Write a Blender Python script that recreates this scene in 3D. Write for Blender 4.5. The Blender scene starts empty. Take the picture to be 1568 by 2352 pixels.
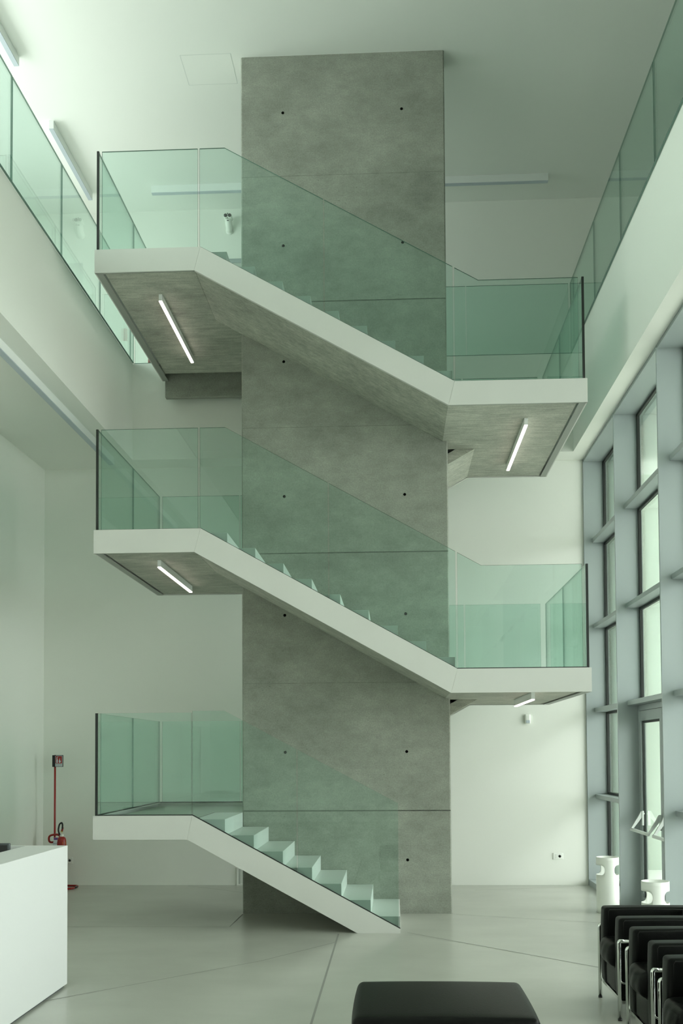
import bpy, bmesh, math, random
from mathutils import Vector, Matrix
random.seed(4)
PI = math.pi
S = bpy.context.scene
C = S.collection

# ------------------------------------------------------------------ materials
def nodes(name):
    m = bpy.data.materials.new(name); m.use_nodes = True
    nt = m.node_tree; nt.nodes.clear()
    out = nt.nodes.new('ShaderNodeOutputMaterial')
    return m, nt, out
def pbr(name, col, rough=.5, metal=0, noise=0, nscale=8, bump=0, bscale=60, coat=0, spec=.5, stretch=(1, 1, 1), rvar=0):
    m, nt, out = nodes(name)
    b = nt.nodes.new('ShaderNodeBsdfPrincipled'); L = nt.links.new
    b.inputs['Base Color'].default_value = (*col, 1); b.inputs['Roughness'].default_value = rough
    b.inputs['Metallic'].default_value = metal; b.inputs['Coat Weight'].default_value = coat
    b.inputs['Coat Roughness'].default_value = .12; b.inputs['Specular IOR Level'].default_value = spec
    L(b.outputs[0], out.inputs[0])
    tc = nt.nodes.new('ShaderNodeTexCoord'); mp = nt.nodes.new('ShaderNodeMapping')
    mp.inputs['Scale'].default_value = stretch; L(tc.outputs['Object'], mp.inputs[0])
    if noise:
        n = nt.nodes.new('ShaderNodeTexNoise'); n.inputs['Scale'].default_value = nscale; n.inputs['Detail'].default_value = 8
        n.inputs['Roughness'].default_value = .6
        L(mp.outputs[0], n.inputs['Vector'])
        r = nt.nodes.new('ShaderNodeValToRGB')
        r.color_ramp.elements[0].position = .3; r.color_ramp.elements[1].position = .7
        r.color_ramp.elements[0].color = (*[c*(1-noise) for c in col], 1); r.color_ramp.elements[1].color = (*[min(1, c*(1+noise)) for c in col], 1)
        L(n.outputs[0], r.inputs[0]); L(r.outputs[0], b.inputs['Base Color'])
        if rvar:
            mr = nt.nodes.new('ShaderNodeMapRange'); mr.inputs['To Min'].default_value = rough-rvar; mr.inputs['To Max'].default_value = rough+rvar
            L(n.outputs[0], mr.inputs[0]); L(mr.outputs[0], b.inputs['Roughness'])
    if bump:
        n2 = nt.nodes.new('ShaderNodeTexNoise'); n2.inputs['Scale'].default_value = bscale; n2.inputs['Detail'].default_value = 5
        L(mp.outputs[0], n2.inputs['Vector'])
        bp = nt.nodes.new('ShaderNodeBump'); bp.inputs['Strength'].default_value = bump; bp.inputs['Distance'].default_value = .01
        L(n2.outputs[0], bp.inputs['Height']); L(bp.outputs[0], b.inputs['Normal'])
    return m
def concrete(name, base, board=False, fine=1.0):
    """cast concrete: broad clouding, horizontal pour bands, pores and fine grain"""
    m, nt, out = nodes(name); L = nt.links.new; N = nt.nodes.new
    b = N('ShaderNodeBsdfPrincipled'); b.inputs['Roughness'].default_value = .72; b.inputs['Specular IOR Level'].default_value = .3
    L(b.outputs[0], out.inputs[0])
    tc = N('ShaderNodeTexCoord')
    def noise(sc, st, det=6, rough=.6):
        mp = N('ShaderNodeMapping'); mp.inputs['Scale'].default_value = st; L(tc.outputs['Object'], mp.inputs[0])
        n = N('ShaderNodeTexNoise'); n.inputs['Scale'].default_value = sc; n.inputs['Detail'].default_value = det; n.inputs['Roughness'].default_value = rough
        L(mp.outputs[0], n.inputs['Vector']); return n.outputs[0]
    def mr(src, a, c, lo, hi):
        k = N('ShaderNodeMapRange'); k.inputs['From Min'].default_value = a; k.inputs['From Max'].default_value = c
        k.inputs['To Min'].default_value = lo; k.inputs['To Max'].default_value = hi; L(src, k.inputs[0]); return k.outputs[0]
    def mul(a, c):
        k = N('ShaderNodeMath'); k.operation = 'MULTIPLY'; L(a, k.inputs[0]); L(c, k.inputs[1]); return k.outputs[0]
    f = mr(noise(1.0, (1, 1, 1.2), 8, .68), .3, .7, .76, 1.2)
    f = mul(f, mr(noise(6, (.8, .8, 1.3), 7, .75), .3, .7, .86, 1.14))
    f = mul(f, mr(noise(70, (1, 1, 1), 4, .8), .3, .7, .80, 1.2))
    if board:
        f = mul(f, mr(noise(7, (.5, 3.2, 3.2), 6, .75), .36, .66, .78, 1.16))
    else:
        f = mul(f, mr(noise(2.4, (.12, .12, 2.2), 4, .6), .3, .7, .96, 1.04))
    v = N('ShaderNodeTexVoronoi'); v.inputs['Scale'].default_value = 15*fine; L(tc.outputs['Object'], v.inputs['Vector'])
    n2 = N('ShaderNodeTexNoise'); n2.inputs['Scale'].default_value = 6; L(tc.outputs['Object'], n2.inputs['Vector'])
    th = mr(n2.outputs[0], .45, .75, .012, .085)
    cmp = N('ShaderNodeMath'); cmp.operation = 'GREATER_THAN'; L(v.outputs['Distance'], cmp.inputs[0]); L(th, cmp.inputs[1])
    f = mul(f, mr(cmp.outputs[0], 0, 1, .55, 1))
    mx = N('ShaderNodeVectorMath'); mx.operation = 'SCALE'; mx.inputs[0].default_value = base; L(f, mx.inputs['Scale'])
    L(mx.outputs[0], b.inputs['Base Color'])
    bp = N('ShaderNodeBump'); bp.inputs['Strength'].default_value = .35; bp.inputs['Distance'].default_value = .006
    L(f, bp.inputs['Height']); L(bp.outputs[0], b.inputs['Normal'])
    return m
def glass(name, tint, refl=1.0, f0=.04, glossrough=0.0):
    """thin flat glass: tinted see-through body with mirror reflection growing to grazing angles"""
    m, nt, out = nodes(name); L = nt.links.new; N = nt.nodes.new
    t = N('ShaderNodeBsdfTransparent'); t.inputs[0].default_value = (*tint, 1)
    g = N('ShaderNodeBsdfGlossy'); g.inputs['Roughness'].default_value = glossrough; g.inputs[0].default_value = (.92, 1, .96, 1)
    ge = N('ShaderNodeNewGeometry'); d = N('ShaderNodeVectorMath'); d.operation = 'DOT_PRODUCT'
    L(ge.outputs['Incoming'], d.inputs[0]); L(ge.outputs['Normal'], d.inputs[1])
    a = N('ShaderNodeMath'); a.operation = 'ABSOLUTE'; L(d.outputs['Value'], a.inputs[0])
    s = N('ShaderNodeMath'); s.operation = 'SUBTRACT'; s.inputs[0].default_value = 1; L(a.outputs[0], s.inputs[1])
    p = N('ShaderNodeMath'); p.operation = 'POWER'; p.inputs[1].default_value = 5; L(s.outputs[0], p.inputs[0])
    k = N('ShaderNodeMath'); k.operation = 'MULTIPLY_ADD'; k.inputs[1].default_value = (1-f0)*refl; k.inputs[2].default_value = f0*refl; L(p.outputs[0], k.inputs[0])
    mx = N('ShaderNodeMixShader'); L(k.outputs[0], mx.inputs[0]); L(t.outputs[0], mx.inputs[1]); L(g.outputs[0], mx.inputs[2])
    L(mx.outputs[0], out.inputs[0])
    return m
def emit(name, col, st):
    m, nt, out = nodes(name); e = nt.nodes.new('ShaderNodeEmission')
    e.inputs[0].default_value = (*col, 1); e.inputs[1].default_value = st; nt.links.new(e.outputs[0], out.inputs[0]); return m

WALL = (.83, .85, .805)
M = dict(
    wall=pbr('white_plaster', WALL, .9, bump=.05, bscale=180),
    ceil=pbr('white_ceiling_paint', (.84, .86, .83), .92),
    fascia=pbr('white_lacquered_steel', (.64, .65, .62), .38, noise=.015, nscale=3),
    conc=concrete('cast_concrete', (.29, .306, .266)),
    board=concrete('board_marked_concrete', (.43, .445, .385), True),
    groove=pbr('pour_joint', (.13, .14, .12), .9, noise=.3, nscale=9),
    faint=pbr('faint_board_line', (.19, .20, .175), .9, noise=.3, nscale=9),
    hole=pbr('dark_tie_hole', (.02, .022, .02), .9),
    floor=pbr('polished_concrete', (.45, .46, .415), .30, noise=.09, nscale=1.1, coat=.2, stretch=(1, 1.5, 1)),
    joint=pbr('floor_joint_sealant', (.26, .265, .245), .7),
    glass=glass('green_tinted_glass', (.87, .943, .92)),
    pane=glass('facade_glass', (.95, .975, .955), 1.9),
    edge=pbr('glass_edge', (.10, .20, .16), .15, spec=.8),
    seal=pbr('black_rubber', (.012, .016, .014), .5),
    alu=pbr('grey_anodised_aluminium', (.38, .43, .435), .42, metal=.25),
    alulight=pbr('light_aluminium', (.62, .66, .64), .35, metal=.3),
    step=pbr('white_stone_step', (.72, .745, .72), .45, noise=.03, nscale=5),
    case=pbr('light_casing_white', (.84, .87, .86), .4),
    diffoff=pbr('unlit_diffuser', (.50, .56, .62), .5),
    diffon=emit('lit_diffuser', (1.0, .86, .76), 7.0),
    leather=pbr('black_leather', (.003, .0035, .003), .40, noise=.15, nscale=12, bump=.12, bscale=120, spec=.17),
    piping=pbr('black_leather_piping', (.004, .005, .004), .5),
    chrome=pbr('polished_chrome', (.78, .80, .78), .10, metal=1),
    white=pbr('white_plastic', (.86, .885, .84), .35),
    desk=pbr('white_solid_surface', (.69, .705, .71), .4),
    red=pbr('red_enamel', (.33, .014, .012), .3),
    black=pbr('black_plastic', (.012, .012, .013), .4),
    grey=pbr('dark_grey_plastic', (.06, .07, .075), .45),
    brass=pbr('brass', (.6, .45, .12), .3, metal=1),
    orange=pbr('orange_label', (.75, .30, .04), .5),
    purple=pbr('purple_print', (.16, .07, .28), .6),
    paper=pbr('white_card', (.62, .66, .70), .7),
    doorp=pbr('grey_door_leaf', (.50, .54, .50), .5),
    ext=pbr('pale_render_outside', (.62, .68, .60), .9),
    ground=pbr('pale_paving_outside', (.88, .88, .84), .9),
    flange=pbr('grey_edge_flange', (.30, .32, .29), .5),
    sidegrey=pbr('grey_step_side', (.36, .39, .36), .7),  # camera-facing step sides, darker grey than treads and risers
    greenled=emit('green_indicator', (.1, 1, .35), 2.0),
)

# ------------------------------------------------------------------ mesh helpers
class MB:
    def __init__(s): s.v = []; s.f = []; s.mi = []; s.sm = []
    def add(s, vs, fs, mi=0, smooth=False):
        o = len(s.v); s.v += [tuple(v) for v in vs]; s.f += [[i+o for i in f] for f in fs]
        s.mi += (mi if isinstance(mi, list) else [mi]*len(fs)); s.sm += [smooth]*len(fs); return s
    def box(s, x0, x1, y0, y1, z0, z1, mi=0):
        x0, x1 = sorted((x0, x1)); y0, y1 = sorted((y0, y1)); z0, z1 = sorted((z0, z1))
        v = [(x, y, z) for x in (x0, x1) for y in (y0, y1) for z in (z0, z1)]
        return s.add(v, [(0, 1, 3, 2), (4, 6, 7, 5), (0, 4, 5, 1), (2, 3, 7, 6), (0, 2, 6, 4), (1, 5, 7, 3)], mi)
    def prism(s, poly, axis, a, b, cap=0, side=0):
        """polygon in the two axes other than `axis`, extruded from a to b"""
        def P(q, t):
            q = list(q); q.insert(axis, t); return tuple(q)
        n = len(poly); v = [P(q, a) for q in poly]+[P(q, b) for q in poly]
        fs = [list(range(n)), list(range(2*n-1, n-1, -1))]+[(i, i+n, (i+1) % n+n, (i+1) % n) for i in range(n)]
        return s.add(v, fs, [cap, cap]+[side]*n)
    def tube(s, pts, r, n=12, closed=False, mi=0):
        pts = [Vector(p) for p in pts]; m = len(pts); rings = []; up = None
        for i, p in enumerate(pts):
            a = pts[(i-1) % m] if (closed or i > 0) else p; b = pts[(i+1) % m] if (closed or i < m-1) else p
            t = (b-a).normalized()
            if up is None:
                up = Vector((0, 0, 1)) if abs(t.z) < .9 else Vector((1, 0, 0))
            up = (up-t*up.dot(t)).normalized(); w = t.cross(up)
            rr = r[i] if isinstance(r, (list, tuple)) else r
            rings.append([p+up*math.cos(2*PI*k/n)*rr+w*math.sin(2*PI*k/n)*rr for k in range(n)])
        v = [q for R in rings for q in R]; fs = []
        for i in range(m if closed else m-1):
            j = (i+1) % m
            for k in range(n): fs.append((i*n+k, i*n+(k+1) % n, j*n+(k+1) % n, j*n+k))
        if not closed: fs += [list(range(n))[::-1], list(range((m-1)*n, m*n))]
        return s.add(v, fs, mi, True)
    def lathe(s, prof, c=(0, 0, 0), n=32, axis=2, mi=0):
        v = []; fs = []; m = len(prof)
        for (r, h) in prof:
            for k in range(n):
                a = 2*PI*k/n; q = [r*math.cos(a), r*math.sin(a)]; q.insert(axis, h); v.append([q[i]+c[i] for i in range(3)])
        for i in range(m-1):
            for k in range(n): fs.append((i*n+k, i*n+(k+1) % n, (i+1)*n+(k+1) % n, (i+1)*n+k))
        fs += [list(range(n))[::-1], list(range((m-1)*n, m*n))]
        return s.add(v, fs, mi, True)
    def cushion(s, x0, x1, y0, y1, z0, z1, r=.02, bulge=(0, 0, 0), cuts=10, wr=0, mi=0):
        """rounded, softly swollen box"""
        h = Vector(((x1-x0)/2, (y1-y0)/2, (z1-z0)/2)); c = Vector(((x0+x1)/2, (y0+y1)/2, (z0+z1)/2))
        def ts(hh):
            e = [-hh, -hh+r*.3, -hh+r*.65, -hh+r]; n = cuts
            return e+[(-hh+r)+(2*hh-2*r)*i/n for i in range(1, n)]+[-q for q in e[::-1]]
        T = [ts(h[i]) for i in range(3)]; bm = bmesh.new(); cache = {}
        def vert(p):
            k = tuple(round(q, 6) for q in p)
            if k in cache: return cache[k]
            P = Vector(p); inn = Vector([max(-(h[i]-r), min(h[i]-r, P[i])) for i in range(3)]); d = P-inn
            if d.length > 1e-9: P = inn+d.normalized()*r
            u = [P[i]/h[i] for i in range(3)]
            for i in range(3):
                j, l = (i+1) % 3, (i+2) % 3
                P[i] += u[i]*bulge[i]*max(0, 1-u[j]**2)**.6*max(0, 1-u[l]**2)**.6
            if wr:
                w = math.sin(P.y*55+P.x*22+1.3*math.sin(P.z*40))*wr; P += Vector((w, 0, w*.5))*max(0, 1-u[1]**2)
            cache[k] = bm.verts.new(P+c); return cache[k]
        for ax in range(3):
            j, l = (ax+1) % 3, (ax+2) % 3
            for sg in (-1, 1):
                for a in range(len(T[j])-1):
                    for b in range(len(T[l])-1):
                        q = []
                        for (da, db) in ((0, 0), (1, 0), (1, 1), (0, 1)):
                            p = [0, 0, 0]; p[ax] = sg*h[ax]; p[j] = T[j][a+da]; p[l] = T[l][b+db]; q.append(vert(p))
                        if sg < 0: q = q[::-1]
                        if len(set(q)) == 4:
                            try: bm.faces.new(q)
                            except ValueError: pass
        bm.verts.index_update()
        s.add([v.co[:] for v in bm.verts], [[v.index for v in f.verts] for f in bm.faces], mi, True); bm.free(); return s
    def mesh(s, name, mats):
        me = bpy.data.meshes.new(name); me.from_pydata(s.v, [], s.f)
        for m in mats: me.materials.append(M[m] if isinstance(m, str) else m)
        me.polygons.foreach_set('material_index', s.mi); me.polygons.foreach_set('use_smooth', s.sm); me.update()
        bm = bmesh.new(); bm.from_mesh(me); bmesh.ops.recalc_face_normals(bm, faces=bm.faces); bm.to_mesh(me); bm.free()
        return me
    def build(s, name, mats, parent=None, bevel=0, label=None):
        if isinstance(mats, str): mats = [mats]
        o = bpy.data.objects.new(name, s.mesh(name, mats)); C.objects.link(o)
        if parent is not None:
            o.parent = parent; o.matrix_parent_inverse = Matrix.Translation(-world(parent))
        if bevel:
            b = o.modifiers.new('bevel', 'BEVEL'); b.width = bevel; b.segments = 2; b.limit_method = 'ANGLE'; b.angle_limit = .6
        if label: o['label'] = label
        return o
def world(o):
    p = Vector(o.location)
    while o.parent is not None:
        p = p+o.matrix_parent_inverse.translation; o = o.parent; p = p+Vector(o.location)
    return p
def thing(name, label, cat, loc=(0, 0, 0), group=None):
    o = bpy.data.objects.new(name, None); C.objects.link(o); o.location = loc; o.empty_display_size = .1
    o['label'] = label; o['category'] = cat
    if group: o['group'] = group
    return o
def tag(o, label, cat, group=None):
    o['label'] = label; o['category'] = cat
    if group: o['group'] = group
    return o
def struct(o): o['kind'] = 'structure'; return o
def sempty(name, loc=(0, 0, 0)):
    o = bpy.data.objects.new(name, None); C.objects.link(o); o.location = loc; o['kind'] = 'structure'; return o
def smooth_path(pts, r, n=6):
    """polyline with rounded corners"""
    P = [Vector(p) for p in pts]; out = [P[0]]
    for i in range(1, len(P)-1):
        a = (P[i-1]-P[i]); b = (P[i+1]-P[i]); rr = min(r, a.length*.49, b.length*.49)
        s0 = P[i]+a.normalized()*rr; s1 = P[i]+b.normalized()*rr
        for k in range(n+1):
            t = k/n; out.append((1-t)**2*s0+2*t*(1-t)*P[i]+t*t*s1)
    out.append(P[-1]); return out
def rloop(x0, x1, y0, y1, z, r, n=6):
    """closed rounded rectangle loop"""
    out = []
    for (cx, cy, a0) in ((x1-r, y1-r, 0), (x0+r, y1-r, PI/2), (x0+r, y0+r, PI), (x1-r, y0+r, 1.5*PI)):
        for k in range(n+1):
            a = a0+k/n*PI/2; out.append((cx+r*math.cos(a), cy+r*math.sin(a), z))
    return out

# ------------------------------------------------------------------ key dimensions (metres; eye height 1.75)
r = .1577
L1, R1, L2, R2, L3 = [k*r for k in (7, 16, 25, 34, 43)]
SO, TH = .0397, .2352          # stringer rises above the floor level / height of the white band
YN, YS, YT, YF = 9.888, 11.099, 11.40, 12.59
XSL, XSR, ZC = -1.677, .607, 9.60
XL, XR = -2.977, 1.910
YW, YUB, YG = 13.463, 14.25, 13.07
XWL, XFI, XG1, XG2 = -4.73, 2.519, -3.42, 2.332
ZSOF, ZGF = 5.622, 6.905
GH = 1.012

# ------------------------------------------------------------------ room shell
f = MB()
YB = -6.0
f.box(XWL, 2.80, YB, YW, -.2, 0)
def joint(pts, w, z=.0012):
    for (a, b) in zip(pts[:-1], pts[1:]):
        a = Vector((*a, 0)); b = Vector((*b, 0)); d = (b-a).normalized(); n = Vector((-d.y, d.x, 0))*w/2
        f.add([(a+n)[:2]+(z,), (b+n)[:2]+(z,), (b-n)[:2]+(z,), (a-n)[:2]+(z,)], [(0, 1, 2, 3)], 1)
joint([(-.558, 9.851), (-.549, 3.0)], .016)
joint([(-4.7, 10.214), (-1.68, 10.231), (-1.668, 11.031)], .009)
joint([(-4.1, 5.42), (-2.503, 7.149), (-1.138, 8.57), (-.569, 9.401)], .009)
joint([(.107, 9.929), (1.638, 8.357), (2.7, 7.25)], .009)
joint([(-2.75, 13.40), (-1.9, 12.72), (.62, 11.11)], .009)
joint([(.62, 11.05), (2.5, 10.35)], .008)
joint([(1.0, 12.95), (2.3, 13.30)], .008)
joint([(-.549, 5.6), (2.4, 5.58)], .009)
floor = struct(f.build('floor', ['floor', 'joint']))

struct(MB().box(XWL-.15, XWL, YB, YW+.15, 0, ZSOF).build('wall_left', 'wall'))
struct(MB().box(XWL-.15, 3.2, YW, YW+.15, 0, ZSOF+.02).build('wall_back', 'wall'))
struct(MB().box(-6.4, 8.6, YUB, YUB+.15, ZGF-.3, ZC).build('wall_back_upper', 'wall'))
struct(MB().box(-6.4, 8.6, YB-.15, YB, 0, ZC).build('wall_front', 'wall'))
struct(MB().box(8.5, 8.65, YB, YUB, ZGF-.3, ZC).build('wall_right_upper', 'flange'))  # unseen wall, set far off and grey to keep bounce light low
struct(MB().box(-6.4, 8.65, YB-.15, YUB+.15, ZC, ZC+.2).build('ceiling', 'ceil'))
# left upper wall with a long window band behind the gallery
b = MB()
b.box(-6.4, -6.2, YB, YUB, ZGF-.3, 7.2); b.box(-6.4, -6.2, YB, YUB, 8.95, ZC); b.box(-6.4, -6.2, YB, 1, 7.2, 8.95); b.box(-6.4, -6.2, 13.2, YUB, 7.2, 8.95)
struct(b.build('wall_left_upper', 'wall'))
# gallery floor: white parapet band round three sides, soffit under it
b = MB()
b.box(-6.4, XG1, YB, YUB, ZSOF, ZGF); b.box(XG1, XG2, YG, YUB, ZSOF, ZGF); b.box(XG2, 8.6, YB, YUB, ZSOF, ZGF)
struct(b.build('floor_gallery', 'wall'))
# ceiling access hatch outline
b = MB(); z = ZC-.001
for (x0, x1, y0, y1) in ((-2.353, -1.782, 11.022, 11.026), (-2.353, -1.782, 11.531, 11.535), (-2.355, -2.350, 11.022, 11.535), (-1.784, -1.779, 11.022, 11.535)):
    b.box(x0, x1, y0, y1, z, ZC+.01, 1)
b.box(-2.35, -1.784, 11.026, 11.531, ZC-.0005, ZC+.01, 0)
tag(b.build('ceiling_hatch', ['ceil', 'alulight']), 'flush square access hatch in white ceiling beside the concrete wall', 'hatch')

# upper room door beside the concrete wall
d = sempty('door_1', (-1.75, YUB, L3))
MB().box(-2.34, -2.28, YUB-.02, YUB, ZGF, 8.86).box(-2.28, -1.18, YUB-.02, YUB, 8.80, 8.86).box(-1.24, -1.18, YUB-.02, YUB, ZGF, 8.80).build('door_frame', 'alu', d)
MB().box(-2.28, -1.24, YUB-.012, YUB, ZGF, 8.80).build('door_panel', 'doorp', d)

# ------------------------------------------------------------------ concrete wall carrying the stair
b = MB().box(XSL, XSR, YS, YT, 0, ZC, 0)
sl = b.build('concrete_wall', ['conc', 'hole', 'groove', 'faint'])
cut = MB()
for z in (.58, 1.76, 3.272, 4.595, 6.11, 7.425, 8.946):
    for x in (-1.203, .13):
        prof = [(.0165, YS-.01), (.0165, YS+.05)]
        cut.lathe(prof, (x, 0, z), 20, 1, 1)
for (z, h) in ((1.116, .014), (3.959, .011), (6.782, .012)): cut.box(XSL-.02, XSR+.02, YS-.02, YS+.006, z-h/2, z+h/2, 2)
for z in (2.519, 5.369, 8.218): cut.box(XSL-.02, XSR+.02, YS-.02, YS+.0012, z-.0025, z+.0025, 3)
for x in (XSL, XSR):
    cut.prism([(x-.012, YS), (x, YS-.012), (x+.012, YS), (x, YS+.012)], 2, -.1, ZC+.1, 0, 0)
co = cut.build('cutter', ['conc', 'hole', 'groove', 'faint'])
bo = sl.modifiers.new('b', 'BOOLEAN'); bo.operation = 'DIFFERENCE'; bo.object = co; bo.solver = 'EXACT'; bo.use_self = True
dg = bpy.context.evaluated_depsgraph_get(); me = bpy.data.meshes.new_from_object(sl.evaluated_get(dg))
sl.modifiers.clear(); sl.data = me; bpy.data.objects.remove(co)
for p in me.polygons: p.use_smooth = False
tag(sl, 'tall board-cast grey concrete wall with tie holes rising through the middle of the stair', 'concrete wall')

# ------------------------------------------------------------------ staircase
def glass_panel(parent, poly, axis, a, t=.016, name='glass_panel'):
    return MB().prism(poly, axis, a, a+t, 0, 1).build(name, ['glass', 'edge'], parent)
GY = YN+.012     # front glass plane
BX = {'L1': -1.991, 'L2': -1.905, 'L3': -1.905, 'R1': .615, 'R2': .615}
def landing(key, z, side, label, far_end=YF):
    """side -1 left, +1 right"""
    bx = BX[key]; xo = XL if side < 0 else XR; top = z+SO; bot = top-TH
    t = thing('stair_landing', label, 'landing', (xo*.5+bx*.5, (YN+YF)/2, z), 'landings of the staircase')
    bxb = bx-.063                               # mitre line leans: lower end of the joint
    if key == 'L1': bxb = bx-.050
    # slab: front strip to the front flight, rear strip to the rear flight
    s = MB(); zb = bot+.012; rear = -1.655 if side < 0 else .865
    if key == 'L3': rear = -1.0
    xi = xo-side*.095
    s.box(xi, bxb, YN+.062, YS, zb, z); s.box(xi, (XSL if side < 0 else XSR), YS, YT, zb, z)
    if key == 'R2' or key == 'R1' or key in ('L1', 'L2'): s.box(xi, rear, YT, YF-.02, zb, z)
    else: s.box(xi, rear, YT, 12.64, zb, z); s.box(xo+.013, rear, 12.64, YG-.002, 6.695, z)
    s.build('landing_slab', 'board', t)
    if side < 0: s2 = (xo+.013, bx)
    MB().box(xi, (bx if side < 0 else bx), YN+.062, YS-.002, z, z+.004).box(xi, rear, YT+.001, YF-.02, z, z+.004).box(xi, (XSL-.003 if side < 0 else XSR+.003), YS-.002, YT+.001, z, z+.004).build('floor_finish', 'floor', t)
    x2 = xo-side*.012
    e = .0015*side
    fr = MB().prism([(xo, bot), (xo, top), (bx+e, top), (bxb+e, bot)], 1, YN, YN+.012)
    MB().prism([(xo, YN+.012), (xo, YN+.034), (bxb, YN+.034), (bxb, YN+.012)], 2, bot, bot+.006).box(x2, xo-side*.08, YN+.035, far_end, bot, bot+.006).build('under_flange', 'flange', t)
    fr.build('front_fascia', 'fascia', t)
    sd = MB().box(xo, x2, YN+.012, far_end, bot, top)
    sd.box(x2, xo-side*.05, YN+.012, far_end, top-.012, top)
    sd.build('side_fascia', 'fascia', t)
    if key != 'L3': MB().box(x2, (rear if key != 'x' else 0), YF-.012, YF, bot, top).build('rear_fascia', 'fascia', t)
    # glass
    gx = xo-side*.032
    if side < 0:
        fp = [(gx+.038, top), (gx+.038, top+GH), (bx-.029 if key != 'L1' else -2.0, top+GH), (bx-.029 if key != 'L1' else -2.0, top)]
        glass_panel(t, fp, 1, GY)
    ym = 11.28
    glass_panel(t, [(YN+.02, top), (YN+.02, top+GH), (ym-.006, top+GH), (ym-.006, top)], 0, gx-.008)
    fe = (far_end-.02) if key == 'L3' else YF-.03
    glass_panel(t, [(ym+.006, top), (ym+.006, top+GH), (fe, top+GH), (fe, top)], 0, gx-.008)
    MB().box(gx-.011, gx+.011, YN+.001, YN+.020, top, top+GH).build('dark_pane_end', 'seal', t)  # black strip paints in the dark internal reflection of the pane's end
    if side < 0 and key != 'L3':
        glass_panel(t, [(gx+.04, top), (gx+.04, top+GH), (-1.93, top+GH), (-1.93, top)], 1, YF-.03)
    if side > 0:
        glass_panel(t, [(.885, top), (.885, top+GH), (gx-.07, top+GH), (gx-.07, top)], 1, YF-.03)
        glass_panel(t, [(bx+.009, top), (bx+.009, top+GH+.563*(.858-bx-.009)), (.858, top+GH), (gx-.045, top+GH), (gx-.045, top)], 1, GY)
    sh = .009 if key in ('L1', 'R1') else .004
    w = MB().box(gx-.012, gx+.012, YN+.02, fe, top, top+sh)
    w.box(min(gx, bx), max(gx, bx), GY-.004, GY+.02, top, top+sh)
    if key != 'L3': w.box(min(gx, rear), max(gx, rear), YF-.034, YF-.010, top, top+sh)
    w.build('base_seal', 'seal', t)
    return t
landing('L1', L1, -1, 'lowest left stair landing, at about chest height, with glass guards')
landing('R1', R1, 1, 'lower right stair landing cantilevered beside the window wall, glass guard above white band')
landing('L2', L2, -1, 'middle left stair landing with a lit strip lamp below it')
landing('R2', R2, 1, 'upper right stair landing with board-marked underside and lit strip lamp')
landing('L3', L3, -1, 'topmost left stair landing joining the gallery floor', far_end=12.87)

def front_flight(zt, zb_, label, xt=-1.905, xb=.615):
    """descends left to right in front of the concrete wall"""
    t = thing('stair_flight', label, 'stairs', ((xt+xb)/2, (YN+YS)/2, (zt+zb_)/2), 'flights of the staircase')
    k = (zt-zb_)/(xb-xt); T0, T1 = zt+SO, zb_+SO
    fp = [(xt, T0), (xb, T1), (xb-.063, T1-TH), (xt-.063, T0-TH)]
    s = MB().prism(fp, 1, YN, YN+.012)
    s.prism([(xt-.063, T0-TH), (xb-.063, T1-TH), (xb-.063, T1-TH+.006), (xt-.063, T0-TH+.006)], 1, YN+.012, YN+.034)
    s.build('stringer', 'fascia', t)
    u = .014
    MB().prism([(xt-.062, T0-TH+u), (xb-.062, T1-TH+u), (xb-.03, T1-.12), (xt-.03, T0-.12)], 1, YN+.062, YS-.001).build('flight_slab', 'board', t)
    for i in range(9):
        x = -1.645+.28*i; z1 = zt-r*i
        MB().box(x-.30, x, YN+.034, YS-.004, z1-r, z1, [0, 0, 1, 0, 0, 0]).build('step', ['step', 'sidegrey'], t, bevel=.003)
    # glass: three sheets, last one belongs to the landing
    g0 = T0+GH; g1x = -1.662
    def gt(x): return g0-.563*(x-g1x)
    def gb(x): return T0-k*(x-xt)
    m = -.668 if zt > 6 else -.637
    glass_panel(t, [(xt-.010, T0), (xt-.010, g0), (g1x, g0), (m-.006, gt(m-.006)), (m-.006, gb(m-.006)), (xt, T0)], 1, GY)
    glass_panel(t, [(m+.006, gb(m+.006)), (m+.006, gt(m+.006)), (xb-.01, gt(xb-.01)), (xb-.01, gb(xb-.01))], 1, GY)
    MB().prism([(xt, T0), (xb, T1), (xb, T1+.006), (xt, T0+.006)], 1, GY-.003, GY+.019).build('base_seal', 'seal', t)
    return t
front_flight(L3, R2, 'upper stair flight in front of the concrete wall, dropping from the topmost left landing')
front_flight(L2, R1, 'middle stair flight in front of the concrete wall, from the middle left landing')
# bottom flight
t = thing('stair_flight', 'bottom stair flight of seven white steps rising left from the floor', 'stairs', (-.97, (YN+YS)/2, 0), 'flights of the staircase')
s = MB().prism([(-1.991, 1.144), (.04, .04), (.04, 0), (-.378, 0), (-2.041, .909)], 1, YN, YN+.012)
s.prism([(-2.041, .909), (-.378, 0), (-.368, 0), (-2.041, .916)], 1, YN+.012, YN+.034)
s.build('stringer', 'fascia', t)
MB().prism([(-2.04, .922), (-.355, .002), (.0, .002), (-2.0, 1.06)], 1, YN+.062, YS-.001).build('flight_slab', 'board', t)
for i in range(7):
    x = .04-.2855*i
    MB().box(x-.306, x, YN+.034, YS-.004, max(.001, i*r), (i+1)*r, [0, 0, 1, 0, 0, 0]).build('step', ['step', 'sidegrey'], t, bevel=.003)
def gt(x): return 2.172-.5385*(x+1.675)
def gb(x): return .04+.5436*(.04-x)
glass_panel(t, [(-1.991, 1.144), (-1.991, 2.172), (-1.675, 2.172), (-.965, gt(-.965)), (-.965, gb(-.965))], 1, GY)
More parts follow.
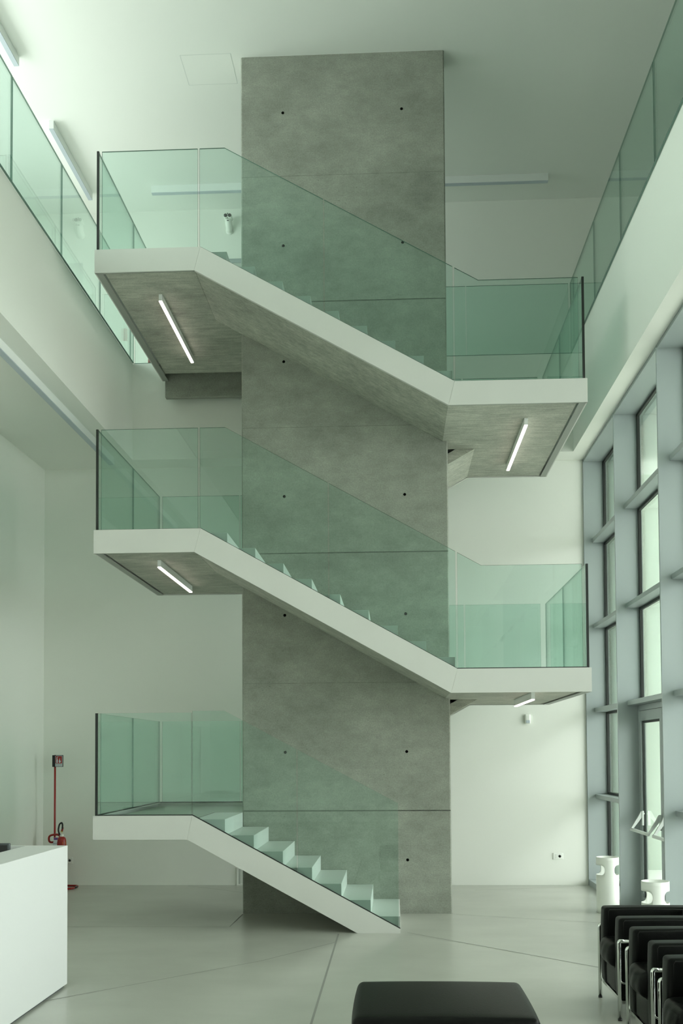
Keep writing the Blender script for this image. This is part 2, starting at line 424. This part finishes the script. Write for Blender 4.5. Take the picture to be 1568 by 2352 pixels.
glass_panel(t, [(-.953, gb(-.953)), (-.953, gt(-.953)), (.026, gt(.026)), (.026, gb(.026))], 1, GY)
MB().prism([(-1.991, 1.144), (.04, .04), (.04, .049), (-1.991, 1.153)], 1, GY-.004, GY+.02).build('base_seal', 'seal', t)

def rear_flight(z0, z1, label, xb=-1.655, xt=.865):
    """rises left to right behind the concrete wall"""
    t = thing('stair_flight', label, 'stairs', ((xt+xb)/2, (YT+YF)/2, (z0+z1)/2), 'flights of the staircase')
    T0, T1 = z0+SO, z1+SO; k = (z1-z0)/(xt-xb)
    MB().prism([(xb, T0), (xt, T1), (xt+.063, T1-TH), (xb+.063, T0-TH)], 1, YF-.012, YF).build('stringer', 'fascia', t)
    MB().prism([(xb+.062, T0-TH+.013), (xt+.062, T1-TH+.013), (xt+.03, T1-.12), (xb+.03, T0-.12)], 1, YT+.001, YF-.02).build('flight_slab', 'board', t)
    for i in range(9):
        x = -1.645+.28*i
        MB().box(x, x+.30, YT+.004, YF-.03, z0+r*i, z0+r*(i+1)).build('step', 'step', t)
    g0 = T0+GH
    glass_panel(t, [(xb-.26, T0), (xb-.26, g0), (xb-.243, g0), (-.40, g0+k*(-.40-xb+.243)), (-.40, T0+k*(-.40-xb)), (xb, T0)], 1, YF-.03)
    glass_panel(t, [(-.388, T0+k*(-.388-xb)), (-.388, g0+k*(-.388-xb+.243)), (xt-.243, T1+GH), (xt, T1+GH), (xt, T1)], 1, YF-.03)
    return t
rear_flight(L1, R1, 'rear stair flight whose small dark corner shows under the lower right landing')
rear_flight(L2, R2, 'rear stair flight whose sloped underside meets the upper right landing beside the concrete wall')
# concrete beam under the top landing
tag(MB().box(-2.942, XSL+.3, 12.87, 12.95, 6.371, 6.69).build('concrete_beam', 'conc', bevel=.006),
    'short rough concrete beam under the topmost left landing beside the concrete wall', 'beam')

# ------------------------------------------------------------------ gallery balustrades
def rail_run(label, axis, pos, cuts_, z0=ZGF, z1=7.88):
    mid = (cuts_[0]+cuts_[-1])/2
    loc = (pos, mid, z0) if axis == 0 else (mid, pos, z0)
    t = thing('glass_balustrade', label, 'balustrade', loc, 'gallery balustrades')
    for a, c in zip(cuts_[:-1], cuts_[1:]):
        glass_panel(t, [(a+.006, z0+.004), (a+.006, z1), (c-.006, z1), (c-.006, z0+.004)], axis, pos-.008)
    w = MB()
    if axis == 0: w.box(pos-.010, pos+.010, cuts_[0], cuts_[-1], z0, z0+.004)
    else: w.box(cuts_[0], cuts_[-1], pos-.012, pos+.012, z0, z0+.008)
    w.build('base_seal', 'edge', t)
lc = [12.904-1.37*i for i in range(9)][::-1]+[13.05]
lc = lc[:-2]+[12.904, 13.06]
rail_run('row of green glass guard panels along the left gallery edge', 0, XG1+.012, lc, z1=7.877)
rc = [12.84-1.34*i for i in range(9)][::-1]+[13.06]
rail_run('row of green glass guard panels along the right gallery edge', 0, XG2-.012, rc, z1=7.818)
rail_run('green glass guard across the rear gallery, right of the concrete wall', 1, YG+.012, [-1.6, -.3, .97, 2.30], z1=7.83)
rail_run('short glass guard in the rear left gallery corner by the topmost landing', 1, YG+.012, [-3.40, -2.99], z1=7.85)

# ------------------------------------------------------------------ window wall on the right
FY = [13.43, 11.56, 9.65, 7.75, 5.85, 3.95, 2.05, .15, -1.75, -3.65, -5.6]
XGL = 2.775; TZ = [(1.135, 1.188), (2.265, 2.318), (3.37, 3.42), (4.50, 4.556)]
for i in range(len(FY)-1):
    y1, y0 = FY[i], FY[i+1]           # far, near
    w = sempty('window_%d' % (i+1), (XGL, (y0+y1)/2, 0))
    ft = .032
    MB().box(XFI, 2.82, y1, y1+ft, 0, 5.60).build('window_fin', 'alu', w)
    door = (i == 1)
    nn = 0
    for (a, c) in TZ:
        if door and a < 2: continue
        MB().box(2.625, 2.79, y0+ft, y1, a, c).build('transom', 'alu', w, bevel=.002)
    MB().box(XFI+.004, 2.80, y0+ft, y1, 5.585, 5.612).build('window_head', 'alu', w)
    if not door: MB().box(XFI+.004, 2.82, y0+ft, y1, 0, .075).build('window_sill', 'alu', w)
    zs = ([.075]+[q for tz in TZ for q in tz]+[5.585]) if not door else [TZ[1][1], TZ[2][0], TZ[2][1], TZ[3][0], TZ[3][1], 5.585]
    for a, c in zip(zs[::2], zs[1::2]):
        g = MB()
        for (p, q, u, v_) in ((y1-.035, y1, a, c), (y0+ft, y0+ft+.035, a, c), (y0+ft+.035, y1-.035, a, a+.03), (y0+ft+.035, y1-.035, c-.03, c)): g.box(XGL, XGL+.03, p, q, u, v_)
        g.build('gasket', 'seal', w)
        MB().box(XGL+.034, XGL+.040, y0+ft, y1, a, c).build('pane', 'pane', w)
# fins' inner ends at the near side
# strip of soffit between gallery edge and window wall
struct(MB().box(XFI-.0, 2.95, YB, YW+.1, 5.612, 5.64).build('trim_1', 'alu'))
struct(MB().box(2.84, 3.0, 13.462, YW+.14, 0, 5.62).build('trim_2', 'ext'))
# glazed double door in the second bay
d = sempty('door_2', (2.76, 10.6, 0))
y0, y1 = FY[2]+.032, FY[1]
MB().box(2.745, 2.80, y1-.055, y1, 0, 2.262).box(2.745, 2.80, y0, y0+.055, 0, 2.262).box(2.745, 2.80, y0+.055, y1-.055, 2.20, 2.262).build('door_frame', 'alu', d)
leaves = ((10.525, y1-.058), (y0+.058, 10.515))
for (a, c) in leaves:
    lf = MB().box(2.735, 2.79, a, a+.085, .02, 2.195).box(2.735, 2.79, c-.085, c, .02, 2.195).box(2.735, 2.79, a+.085, c-.085, 2.085, 2.195).box(2.735, 2.79, a+.085, c-.085, .02, .13).build('door_leaf', 'alu', d, bevel=.002)
    g = MB()
    for (p, q, u, v_) in ((a+.085, a+.11, .13, 2.085), (c-.11, c-.085, .13, 2.085), (a+.11, c-.11, .13, .155), (a+.11, c-.11, 2.06, 2.085)): g.box(2.755, 2.775, p, q, u, v_)
    g.build('gasket', 'seal', lf)
    MB().box(2.762, 2.768, a+.11, c-.11, .155, 2.06).build('door_pane', 'pane', lf)
    # push bar on two slanted arms
    pb = MB()
    ya, yc = a+.06, c-.14 if a > 10 else c-.12
    pb.cushion(2.585, 2.615, ya, yc, .872, .904, .008, cuts=2)
    pb.build('push_bar', 'alulight', d)
    for yy in (ya+.012, yc-.012):
        ar = MB(); path = smooth_path([(2.60, yy, .888), (2.64, yy, .945), (2.70, yy, 1.03), (2.728, yy, 1.075)], .03)
        n0 = len(path)
        vs = []; fs = []
        for i, p in enumerate(path):
            q = path[min(i+1, n0-1)]-path[max(i-1, 0)]; q.normalize(); nrm = Vector((-q.z, 0, q.x))
            hw = .012+.012*i/(n0-1)
            for (sx, sy) in ((-1, -1), (1, -1), (1, 1), (-1, 1)): vs.append(p+nrm*sx*hw+Vector((0, sy*.012, 0)))
        for i in range(n0-1):
            for k in range(4): fs.append((i*4+k, i*4+(k+1) % 4, i*4+4+(k+1) % 4, i*4+4+k))
        fs += [(0, 1, 2, 3), tuple(range(n0*4-4, n0*4))]
        ar.add(vs, fs, 0, False); ar.box(2.715, 2.735, yy-.02, yy+.02, .93, 1.09)
        ar.build('bar_arm', 'alulight', d, bevel=.002)

# window band of the left upper wall
for i in range(6):
    y0 = 1+i*12.2/6; y1 = y0+12.2/6
    w = sempty('window_%d' % (11+i), (-6.3, (y0+y1)/2, 7.2))
    MB().box(-6.34, -6.26, y0, y0+.05, 7.2, 8.95).box(-6.34, -6.26, y1-.05, y1, 7.2, 8.95).box(-6.34, -6.26, y0+.05, y1-.05, 7.2, 7.25).box(-6.34, -6.26, y0+.05, y1-.05, 8.90, 8.95).build('window_frame', 'alu', w)
    MB().box(-6.303, -6.297, y0+.05, y1-.05, 7.25, 8.90).build('pane', 'pane', w)

# ------------------------------------------------------------------ outside
struct(MB().box(2.9, 60, -30, 60, -.3, -.12).build('ground_outside', 'ground'))
b = MB().box(2.97, 30, 16.2, 16.5, -.12, 6.55)
struct(b.build('wall_outside', 'ext'))

# ------------------------------------------------------------------ lamps
def linear_lamp(label, x, y0, y1, ztop, w=.036, h=.08, lit=True, along='y', group=None, x1=None):
    if along == 'y': X0, X1, Y0, Y1 = x-w/2, x+w/2, y0, y1
    else: X0, X1, Y0, Y1 = x, x1, y0-w/2, y0+w/2
    t = thing('ceiling_strip_lamp', label, 'lamp', ((X0+X1)/2, (Y0+Y1)/2, ztop-h), group)
    e = .006
    MB().box(X0, X1, Y0, Y1, ztop-h+.01, ztop).build('lamp_casing', 'case', t, bevel=.002)
    MB().box(X0+.002, X1-.002, Y0+.002, Y1-.002, ztop-h, ztop-h+.0095).build('diffuser', 'diffon' if lit else 'diffoff', t)
G1 = 'lit strip lamps under the stair landings'
sz = lambda z: z+SO-TH+.012
linear_lamp('glowing slim strip lamp under the topmost left landing', -2.432, 10.42, 12.11, sz(L3), group=G1)
linear_lamp('glowing slim strip lamp under the middle left landing', -2.425, 10.34, 11.98, sz(L2), group=G1)
linear_lamp('glowing slim strip lamp under the upper right landing', 1.372, 10.37, 12.04, sz(R2), group=G1)
linear_lamp('glowing slim strip lamp under the lower right landing', 1.372, 10.10, 11.55, sz(R1), group=G1)
G2 = 'unlit strip lamps on the top ceiling'
linear_lamp('unlit white ceiling strip lamp in the top left corner, cut off by the photo edge', -4.19, 9.30, 10.95, ZC, .06, .11, False, group=G2)
linear_lamp('whole unlit white ceiling strip lamp above the left gallery, pointing to the back wall', -4.19, 12.10, 13.72, ZC, .06, .11, False, group=G2)
linear_lamp('unlit white ceiling strip lamp just left of the concrete wall, parallel to the back wall', -3.30, 13.62, 0, ZC, .06, .11, False, 'x', G2, x1=-1.35)
linear_lamp('unlit white strip lamp on the top ceiling right of the concrete wall', .25, 13.62, 0, ZC, .06, .11, False, 'x', G2, x1=2.14)
linear_lamp('long unlit strip lamp under the left gallery soffit', -3.665, 3.0, 12.95, ZSOF, .07, .10, False)

# ------------------------------------------------------------------ small wall things
def outlet(x, z, label, y=YW):
    t = thing('wall_socket', label, 'socket', (x, y, z), 'wall sockets')
    MB().cushion(x-.066, x+.066, y-.010, y, z-.042, z+.042, .004, cuts=3).build('cover_plate', 'white', t)
    m = MB()
    m.lathe([(.019, y-.012), (.019, y-.0095), (.016, y-.0095), (.016, y-.012)], (x+.022, 0, z), 24, 1)
    m.build('socket_ring', 'doorp', t)
    for dx in (-.009, .009): MB().lathe([(.0028, y-.0125), (.0028, y-.009)], (x+.022+dx, 0, z), 10, 1).build('pin_hole', 'black', t)
    for dz in (-.018, 0, .018): MB().lathe([(.003, y-.0122), (.003, y-.009)], (x-.030, 0, z+dz), 10, 1).build('pin_hole', 'black', t)
outlet(2.128, .377, 'white double wall socket low on the back wall near the windows')
outlet(-4.385, .331, 'white wall socket low on the back wall behind the white desk corner')
t = thing('motion_sensor', 'small white motion sensor on back wall below lower right landing', 'sensor', (1.75, YW, 2.18))
MB().cushion(1.715, 1.785, YW-.045, YW, 2.12, 2.245, .012, (0, .006, 0), cuts=4).build('housing', 'white', t)
MB().cushion(1.728, 1.778, YW-.052, YW-.040, 2.125, 2.165, .004, cuts=2).build('lens', 'diffoff', t)
t = thing('vent_grille', 'white louvred vent grille low on back wall beside concrete wall', 'vent', (-1.99, YW, .12))
MB().box(-2.11, -1.86, YW-.012, YW, 0.0, .015).box(-2.11, -1.86, YW-.012, YW, .215, .235).box(-2.11, -2.09, YW-.012, YW, .015, .215).box(-1.88, -1.86, YW-.012, YW, .015, .215).build('frame', 'white', t)
MB().box(-2.09, -1.88, YW-.002, YW, .015, .215).build('backing', 'doorp', t)
g = MB()
for i in range(11): g.prism([(YW-.010, .018+i*.018), (YW-.002, .028+i*.018), (YW-.002, .030+i*.018), (YW-.010, .021+i*.018)], 0, -2.065, -1.88)
g.build('louvres', 'white', t)
# two-eyed security camera
t = thing('security_camera', 'white wall camera with two black lenses, left of the concrete wall near the ceiling', 'camera', (-2.32, YUB, 9.33))
hd = MB().tube([(-2.318, YUB-.005, 9.265), (-2.318, YUB-.045, 9.30), (-2.32, YUB-.085, 9.35), (-2.322, YUB-.10, 9.395)], [.042, .047, .05, .046], 20)
hd.build('housing', 'white', t)
MB().lathe([(.055, YUB-.012), (.055, YUB)], (-2.318, 0, 9.275), 24, 1).build('mount', 'white', t)
for dx in (-.029, .029):
    MB().lathe([(.030, YUB-.175), (.031, YUB-.165), (.031, YUB-.06), (.024, YUB-.05)], (-2.322+dx, 0, 9.412), 24, 1).build('eye_tube', 'white', t)
    MB().lathe([(.024, YUB-.181), (.026, YUB-.1745)], (-2.322+dx, 0, 9.412), 24, 1).build('lens', 'black', t)
MB().lathe([(.007, YUB-.17), (.007, YUB-.12)], (-2.322, 0, 9.446), 12, 1).build('indicator', 'grey', t)
MB().box(-2.335, -2.309, YUB-.150, YUB-.145, 9.35, 9.358).box(-2.333, -2.311, YUB-.150, YUB-.10, 9.352, 9.356).build('badge', 'grey', t)

# barrier post on the gallery
t = thing('barrier_post', 'red and white striped barrier post on the gallery behind the topmost landing', 'barrier post', (-3.235, 13.17, ZGF))
MB().lathe([(.13, ZGF), (.13, ZGF+.012), (.05, ZGF+.03), (.025, ZGF+.035)], (-3.235, 13.25, 0), 28).build('base', 'black', t)
for i in range(5):
    MB().lathe([(.024, ZGF+.035+.17*i), (.024, ZGF+.035+.17*(i+1))], (-3.235, 13.25, 0), 20).build('stripe', 'white' if i % 2 else 'red', t)
MB().lathe([(.03, ZGF+.885), (.032, ZGF+.90), (.024, ZGF+.93), (.006, ZGF+.945)], (-3.235, 13.25, 0), 20).build('cap', 'red', t)

# ------------------------------------------------------------------ fire extinguisher and its stand
t = thing('sign_stand', 'red pole stand with fire extinguisher sign in the far left corner', 'sign stand', (-4.45, 13.15, 0))
MB().tube([(-4.475, 13.18, .02), (-4.475, 13.18, 1.745)], .0125, 14).build('pole', 'red', t)
MB().tube([(q[0], q[1], .014) for q in rloop(-4.56, -4.19, 13.0, 13.30, 0, .06)], .0125, 12, True).tube([(-4.475, 13.01, .014), (-4.475, 13.29, .014)], .0125, 10).build('base_ring', 'red', t)
MB().tube(smooth_path([(-4.475, 13.18, .60), (-4.53, 13.12, .60), (-4.53, 13.11, .69), (-4.45, 13.12, .705), (-4.40, 13.13, .70), (-4.385, 13.14, .66)], .04), .0135, 12).build('carry_hook', 'red', t)
MB().cushion(-4.188, -4.172, 13.10, 13.20, .003, .027, .005, cuts=2).build('end_cap', 'black', t)
sg = MB().box(-4.47, -4.358, 13.148, 13.160, 1.588, 1.742).build('sign_panel', 'black', t)
MB().box(-4.492, -4.47, 13.12, 13.20, 1.588, 1.742).build('sign_bracket', 'black', t)
MB().box(-4.462, -4.366, 13.1465, 13.148, 1.594, 1.734).build('sign_face', 'paper', sg)
MB().box(-4.457, -4.371, 13.1455, 13.1465, 1.632, 1.729).build('red_field', 'red', sg)
ic = MB(); yy = (13.1445, 13.1455)
ic.box(-4.446, -4.426, *yy, 1.640, 1.682); ic.prism([(-4.446, 1.682), (-4.426, 1.682), (-4.431, 1.690), (-4.441, 1.690)], 1, *yy)
ic.box(-4.439, -4.433, *yy, 1.690, 1.702); ic.prism([(-4.450, 1.700), (-4.430, 1.704), (-4.428, 1.712), (-4.446, 1.710)], 1, *yy)
ic.prism([(-4.433, 1.712), (-4.429, 1.712), (-4.424, 1.722), (-4.428, 1.723)], 1, *yy)
fl = [(-4.410, 1.642), (-4.398, 1.640), (-4.388, 1.650), (-4.386, 1.664), (-4.392, 1.676), (-4.391, 1.664), (-4.398, 1.672), (-4.396, 1.692), (-4.404, 1.706), (-4.403, 1.690), (-4.411, 1.676), (-4.414, 1.656)]
ic.prism(fl, 1, *yy)
ic.build('pictogram', 'paper', sg)
def text(body, size, loc, mat, name, parent, rot=(PI/2, 0, 0), ex=.0004):
    cu = bpy.data.curves.new(name, 'FONT'); cu.body = body; cu.size = size; cu.extrude = ex; cu.align_x = 'CENTER'; cu.align_y = 'CENTER'
    o = bpy.data.objects.new(name, cu); C.objects.link(o); dg = bpy.context.evaluated_depsgraph_get()
    me = bpy.data.meshes.new_from_object(o.evaluated_get(dg)); bpy.data.objects.remove(o)
    me.transform(Matrix.Translation(loc) @ Matrix.Rotation(rot[2], 4, 'Z') @ Matrix.Rotation(rot[0], 4, 'X'))
    me.materials.clear(); me.materials.append(M[mat]); o = bpy.data.objects.new(name, me); C.objects.link(o)
    o.parent = parent; o.matrix_parent_inverse = Matrix.Translation(-world(parent)); return o
text('ESTINTORE', .0165, (-4.414, 13.1455, 1.613), 'black', 'sign_lettering', sg)

ex, ey = -4.362, 13.12
t = thing('fire_extinguisher', 'red fire extinguisher with black hose standing behind the white desk corner', 'fire extinguisher', (ex, ey, 0))
MB().lathe([(.057, .03), (.060, .04), (.060, .60), (.057, .635), (.048, .662), (.026, .675), (.022, .68)], (ex, ey, 0), 36).build('cylinder', 'red', t)
MB().lathe([(.055, .012), (.060, .012), (.060, .04), (.055, .04)], (ex, ey, 0), 30).build('foot_ring', 'black', t)
MB().lathe([(.024, .676), (.026, .68), (.026, .70), (.020, .706), (.014, .71), (.014, .735)], (ex, ey, 0), 20).build('valve', 'white', t)
MB().box(ex-.008, ex+.012, ey-.012, ey+.012, .71, .75).build('pin', 'brass', t)
hv = MB().prism([(ex-.012, .735), (ex+.012, .735), (ex+.026, .792), (ex+.016, .80), (ex-.006, .765)], 1, ey-.01, ey+.01).build('squeeze_handle', 'red', t, bevel=.002)
MB().tube(smooth_path([(ex-.02, ey-.02, .70), (ex-.038, ey-.03, .76), (ex-.022, ey-.03, .84), (ex+.012, ey-.035, .865), (ex+.022, ey-.03, .83), (ex+.014, ey-.02, .78)], .045, 7), .011, 12).build('hose', 'black', t)
MB().add([(ex+.03, ey-.0535, .575), (ex+.0585, ey-.018, .575), (ex+.0585, ey-.018, .61), (ex+.03, ey-.0535, .61)], [(0, 1, 2, 3)]).build('label_band', 'orange', t)
tg = MB().prism([(ex-.105, .50), (ex-.055, .50), (ex-.020, .672), (ex-.070, .672)], 1, ey-.085, ey-.083).build('inspection_tag', 'paper', t)
MB().prism([(ex-.077, .640), (ex-.027, .640), (ex-.021, .670), (ex-.071, .670)], 1, ey-.086, ey-.085).prism([(ex-.087, .592), (ex-.037, .592), (ex-.0362, .596), (ex-.0862, .596)], 1, ey-.086, ey-.085).prism([(ex-.094, .558), (ex-.044, .558), (ex-.0432, .562), (ex-.0932, .562)], 1, ey-.086, ey-.085).build('tag_print', 'purple', tg)

# ------------------------------------------------------------------ reception desk and monitor
XD, YD, ZD = -2.487, 7.62, 1.06
t = thing('reception_desk', 'white solid reception desk cut off by the lower left photo edge', 'desk', (-3.3, 6.2, 0))
MB().box(-2.80, XD, 4.2, YD, .018, ZD).build('front_panel', 'desk', t, bevel=.003)
MB().box(-4.35, -2.80, YD-.04, YD, .018, ZD).build('end_panel', 'desk', t)
MB().box(-4.35, -2.80, 4.3, YD-.04, .70, .74).build('worktop', 'desk', t)
MB().box(-2.78, XD-.02, 4.25, YD-.02, 0, .018).box(-4.33, -2.78, YD-.035, YD-.005, 0, .018).build('plinth', 'grey', t)
MB().box(-4.35, -4.31, 4.3, YD-.04, .018, .70).build('side_panel', 'desk', t)
t = thing('computer_monitor', 'dark monitor edge showing behind the white desk ledge', 'monitor', (-3.1, 7.38, .74))
MB().cushion(-3.36, -2.842, 7.37, 7.40, .80, 1.098, .006, cuts=2).build('screen_housing', 'grey', t)
MB().box(-3.345, -2.857, 7.3685, 7.3700, .815, 1.085).build('screen', 'black', t)
MB().box(-3.13, -3.07, 7.40, 7.42, .745, .95).cushion(-3.22, -2.98, 7.33, 7.50, .741, .752, .004, cuts=2).build('foot', 'grey', t)

# ------------------------------------------------------------------ white cylinder stands
def umbrella_stand(x, y, label):
    R, H, z0, z1, rr = .121, .60, .412, .517, .042
    n = 144; half = math.radians(25.5); cols = []
    for k in range(n):
        a = 2*PI*k/n; d = min(abs((a-PI/2+PI) % (2*PI)-PI), abs((a-1.5*PI+PI) % (2*PI)-PI))  # distance from +Y / -Y axis
        if d <= half+1e-6: cols.append((a, z0+rr, z1-rr, True)); continue
        s_ = (d-half)*R
        e = rr-math.sqrt(max(0, rr*rr-(rr-s_)**2)) if s_ < rr else 0
        cols.append((a, z0+e, z1-e, False))
    # the column next to a strut starts the opening
    v = []; fs = []
    NB, NT = 6, 4
    per = NB+1+NT+1
    for (a, lo, hi, st) in cols:
        for i in range(NB+1): v.append((R*math.cos(a)+x, R*math.sin(a)+y, .001+(lo-.001)*i/NB))
        for i in range(NT+1): v.append((R*math.cos(a)+x, R*math.sin(a)+y, hi+(H-hi)*i/NT))
    for k in range(n):
        j = (k+1) % n
        for i in range(per-1):
            if i == NB and not (cols[k][3] and cols[j][3]): continue
            fs.append((k*per+i, j*per+i, j*per+i+1, k*per+i+1))
    m = MB().add(v, fs, 0, True)
    t = thing('umbrella_stand', label, 'umbrella stand', (x, y, 0), 'white umbrella stands by the windows')
    o = m.build('body', 'white', t)
    so = o.modifiers.new('s', 'SOLIDIFY'); so.thickness = .007; so.offset = -1
    MB().lathe([(.001, .0015), (.1135, .0015), (.1135, .012), (.001, .012)], (x, y, 0), 40).build('bottom_plate', 'white', t)
umbrella_stand(2.30, 11.19, 'white cylindrical umbrella stand with side cut-outs, the farther one, seen almost whole')
umbrella_stand(2.29, 9.12, 'white cylindrical umbrella stand with side cut-outs, rising just behind the black armchairs')

# ------------------------------------------------------------------ armchairs
def armchair(label):
    """origin: front, far side on floor; faces -X, width runs to -Y"""
    t = thing('armchair', label, 'armchair', (0, 0, 0), 'black leather armchairs')
    W = .60; AR = .135; D = .68
    def piping(loop, parent):
        MB().tube(loop, .0035, 8, True).build('piping', 'piping', parent)
    for (a, c) in ((-AR, 0), (-W, -W+AR)):
        q = MB().cushion(.005, D, a, c, .13, .655, .022, (.012, .006, .006), 8).build('armrest', 'leather', t)
        lp = []
        for yy in (a+.002, c-.002):
            piping([(.030, yy, .16), (.027, yy, .40), (.030, yy, .630), (.04, yy, .642), (.3, yy, .646), (D-.03, yy, .642), (D-.02, yy, .63), (D-.02, yy, .16)], q)
    bk = MB().cushion(.535, D, -W+AR+.002, -AR-.002, .13, .655, .022, (.02, .0, .006), 8).build('backrest', 'leather', t)
    piping([(.540, yy, zz) for (yy, zz) in ((-AR-.02, .45), (-AR-.02, .63), (-AR-.03, .643), (-W+AR+.03, .643), (-W+AR+.02, .63), (-W+AR+.02, .45))], bk)
    sc = MB().cushion(-.022, .53, -W+AR+.003, -AR-.003, .31, .462, .035, (.03, 0, .015), 14, wr=.0022).build('seat_cushion', 'leather', t)
    y0, y1 = -W+AR+.012, -AR-.012
    piping([(.014, y1, .447), (.005, (y0+y1)/2, .455), (.014, y0, .447), (.25, y0, .455), (.5, y0, .455), (.5, y1, .455), (.25, y1, .455)], sc)
    sb = MB().cushion(.012, .53, -W+AR+.003, -AR-.003, .135, .308, .016, (.008, 0, 0), 6).build('seat_base', 'leather', t)
    piping([(.012, y1, .30), (.006, (y0+y1)/2, .302), (.012, y0, .30), (.012, y0, .15), (.008, (y0+y1)/2, .146), (.012, y1, .15)], sb)
    # chrome frame
    TR = .0135; yo = .016; yi = -W-.016
    for y in (yo, yi):
        lg = MB().tube(smooth_path([(-.004, y, .012), (-.004, y, .515), (.03, y, .515)], .02), TR, 14).build('front_leg', 'chrome', t)
        MB().lathe([(.0145, 0.0), (.0145, .014)], (-.004, y, 0), 16).build('foot_cap', 'black', lg)
        lg = MB().tube([(D-.02, y, .012), (D-.02, y, .50)], TR, 14).build('rear_leg', 'chrome', t)
        MB().lathe([(.0145, 0.0), (.0145, .014)], (D-.02, y, 0), 16).build('foot_cap', 'black', lg)
    MB().tube(smooth_path([(-.002, yo, .512), (D+.018, yo, .512), (D+.018, yi, .512), (-.002, yi, .512)], .05), TR, 14).build('top_rail', 'chrome', t)
    MB().tube(smooth_path([(-.002, yo, .255), (.02, yo+.004, .24), (D+.014, yo+.004, .24), (D+.014, yi-.004, .24), (.02, yi-.004, .24), (-.002, yi, .255)], .03), .0065, 10).build('side_rod', 'chrome', t)
    MB().box(.012, .045, yi, yo, .108, .128).box(.62, .65, yi, yo, .108, .128).box(.045, .62, yo-.03, yo-.01, .108, .128).box(.045, .62, yi+.01, yi+.03, .108, .128).build('base_frame', 'chrome', t)
    return t
def copy_tree(o, parent=None):
    c = o.copy(); C.objects.link(c)
    if parent is not None: c.parent = parent
    for ch in o.children: copy_tree(ch, c)
    return c
proto = armchair('black leather armchair with chrome tube frame, farthest of the row beside the umbrella stands')
places = [((1.452, 7.335, 0), 0), ((1.450, 6.462, 0), 0), ((1.425, 5.575, 0), 0)]
names_ = [None, 'black leather armchair with chrome tube frame, middle one of the row of three',
          'black leather armchair nearest the camera, mostly cut off by the right photo edge']
for i, (loc, rz) in enumerate(places):
    c = proto if i == 0 else copy_tree(proto)
    if i: c['label'] = names_[i]
    c.location = loc
# ottoman
t = thing('ottoman', 'low black leather ottoman at the bottom edge, left of the armchairs', 'ottoman', (.25, 5.55, 0))
MB().cushion(-.225, .715, 5.13, 5.98, .30, .415, .035, (.012, .012, .022), 16).build('seat_cushion', 'leather', t)
MB().cushion(-.205, .695, 5.15, 5.96, .12, .298, .02, (.004, .004, 0), 6).build('base_cushion', 'leather', t)
MB().tube([(q[0], q[1], .298) for q in rloop(-.222, .712, 5.133, 5.977, 0, .04)], .004, 8, True).build('piping', 'piping', t)
for x in (-.225, .715):
    for y in (5.13, 5.98):
        MB().tube([(x, y, 0), (x, y, .285)], .0125, 12).build('leg', 'chrome', t)
MB().tube([(q[0], q[1], .275) for q in rloop(-.226, .716, 5.129, 5.981, 0, .03)], .0125, 12, True).build('top_rail', 'chrome', t)

# ------------------------------------------------------------------ light: overcast sky through the glass
w = bpy.data.worlds.new('sky'); S.world = w; w.use_nodes = True; nt = w.node_tree; nt.nodes.clear()
N = nt.nodes.new; L = nt.links.new
wo = N('ShaderNodeOutputWorld'); bg = N('ShaderNodeBackground'); L(bg.outputs[0], wo.inputs[0])
tc = N('ShaderNodeTexCoord'); sx = N('ShaderNodeSeparateXYZ'); L(tc.outputs['Generated'], sx.inputs[0])
ab = N('ShaderNodeMath'); ab.operation = 'ABSOLUTE'; L(sx.outputs[0], ab.inputs[0])
mr = N('ShaderNodeMapRange'); mr.interpolation_type = 'SMOOTHSTEP'; mr.inputs['From Min'].default_value = .1; mr.inputs['From Max'].default_value = .9
mr.inputs['To Min'].default_value = 1.9; mr.inputs['To Max'].default_value = 6.0; L(ab.outputs[0], mr.inputs[0])
bg.inputs[0].default_value = (.965, 1.0, .97, 1); L(mr.outputs[0], bg.inputs[1])
def portal(loc, rot, sx, sy):
    l = bpy.data.lights.new('sky_portal', 'AREA'); l.shape = 'RECTANGLE'; l.size = sx; l.size_y = sy; l.cycles.is_portal = True
    o = bpy.data.objects.new('sky_portal', l); C.objects.link(o); o.location = loc; o.rotation_euler = rot
portal((2.86, 3.9, 2.8), (0, PI/2, 0), 5.6, 19.1)
portal((-6.45, 7.1, 8.25), (0, -PI/2, 0), 2.3, 12.2)

# ------------------------------------------------------------------ camera
pitch, yaw, roll, fpx, cx, cy = .0356, .0454, -.0061, 2326.57, 800.22, 1646.16
fw = Vector((-math.sin(yaw)*math.cos(pitch), math.cos(yaw)*math.cos(pitch), math.sin(pitch)))
ri = Vector((math.cos(yaw), math.sin(yaw), 0)); up = ri.cross(fw)
rr_ = math.cos(roll)*ri+math.sin(roll)*up; uu = -math.sin(roll)*ri+math.cos(roll)*up
cam = bpy.data.cameras.new('camera'); co = bpy.data.objects.new('camera', cam); C.objects.link(co)
mt = Matrix((rr_, uu, -fw)).transposed().to_4x4(); mt.translation = (0, 0, 1.75); co.matrix_world = mt
cam.sensor_fit = 'VERTICAL'; cam.sensor_height = 36; cam.lens = fpx/2352*36
cam.shift_x = (784-cx)/2352; cam.shift_y = (cy-1176)/2352; cam.clip_start = .05; cam.clip_end = 300
S.camera = co
S.view_settings.view_transform = 'Standard'; S.view_settings.look = 'None'; S.view_settings.gamma = 1
S.view_settings.use_curve_mapping = False; S.view_settings.exposure = 0.52
S.cycles.max_bounces = 14; S.cycles.diffuse_bounces = 8; S.cycles.glossy_bounces = 5; S.cycles.transparent_max_bounces = 32
S.cycles.sample_clamp_indirect = 6; S.cycles.caustics_reflective = False
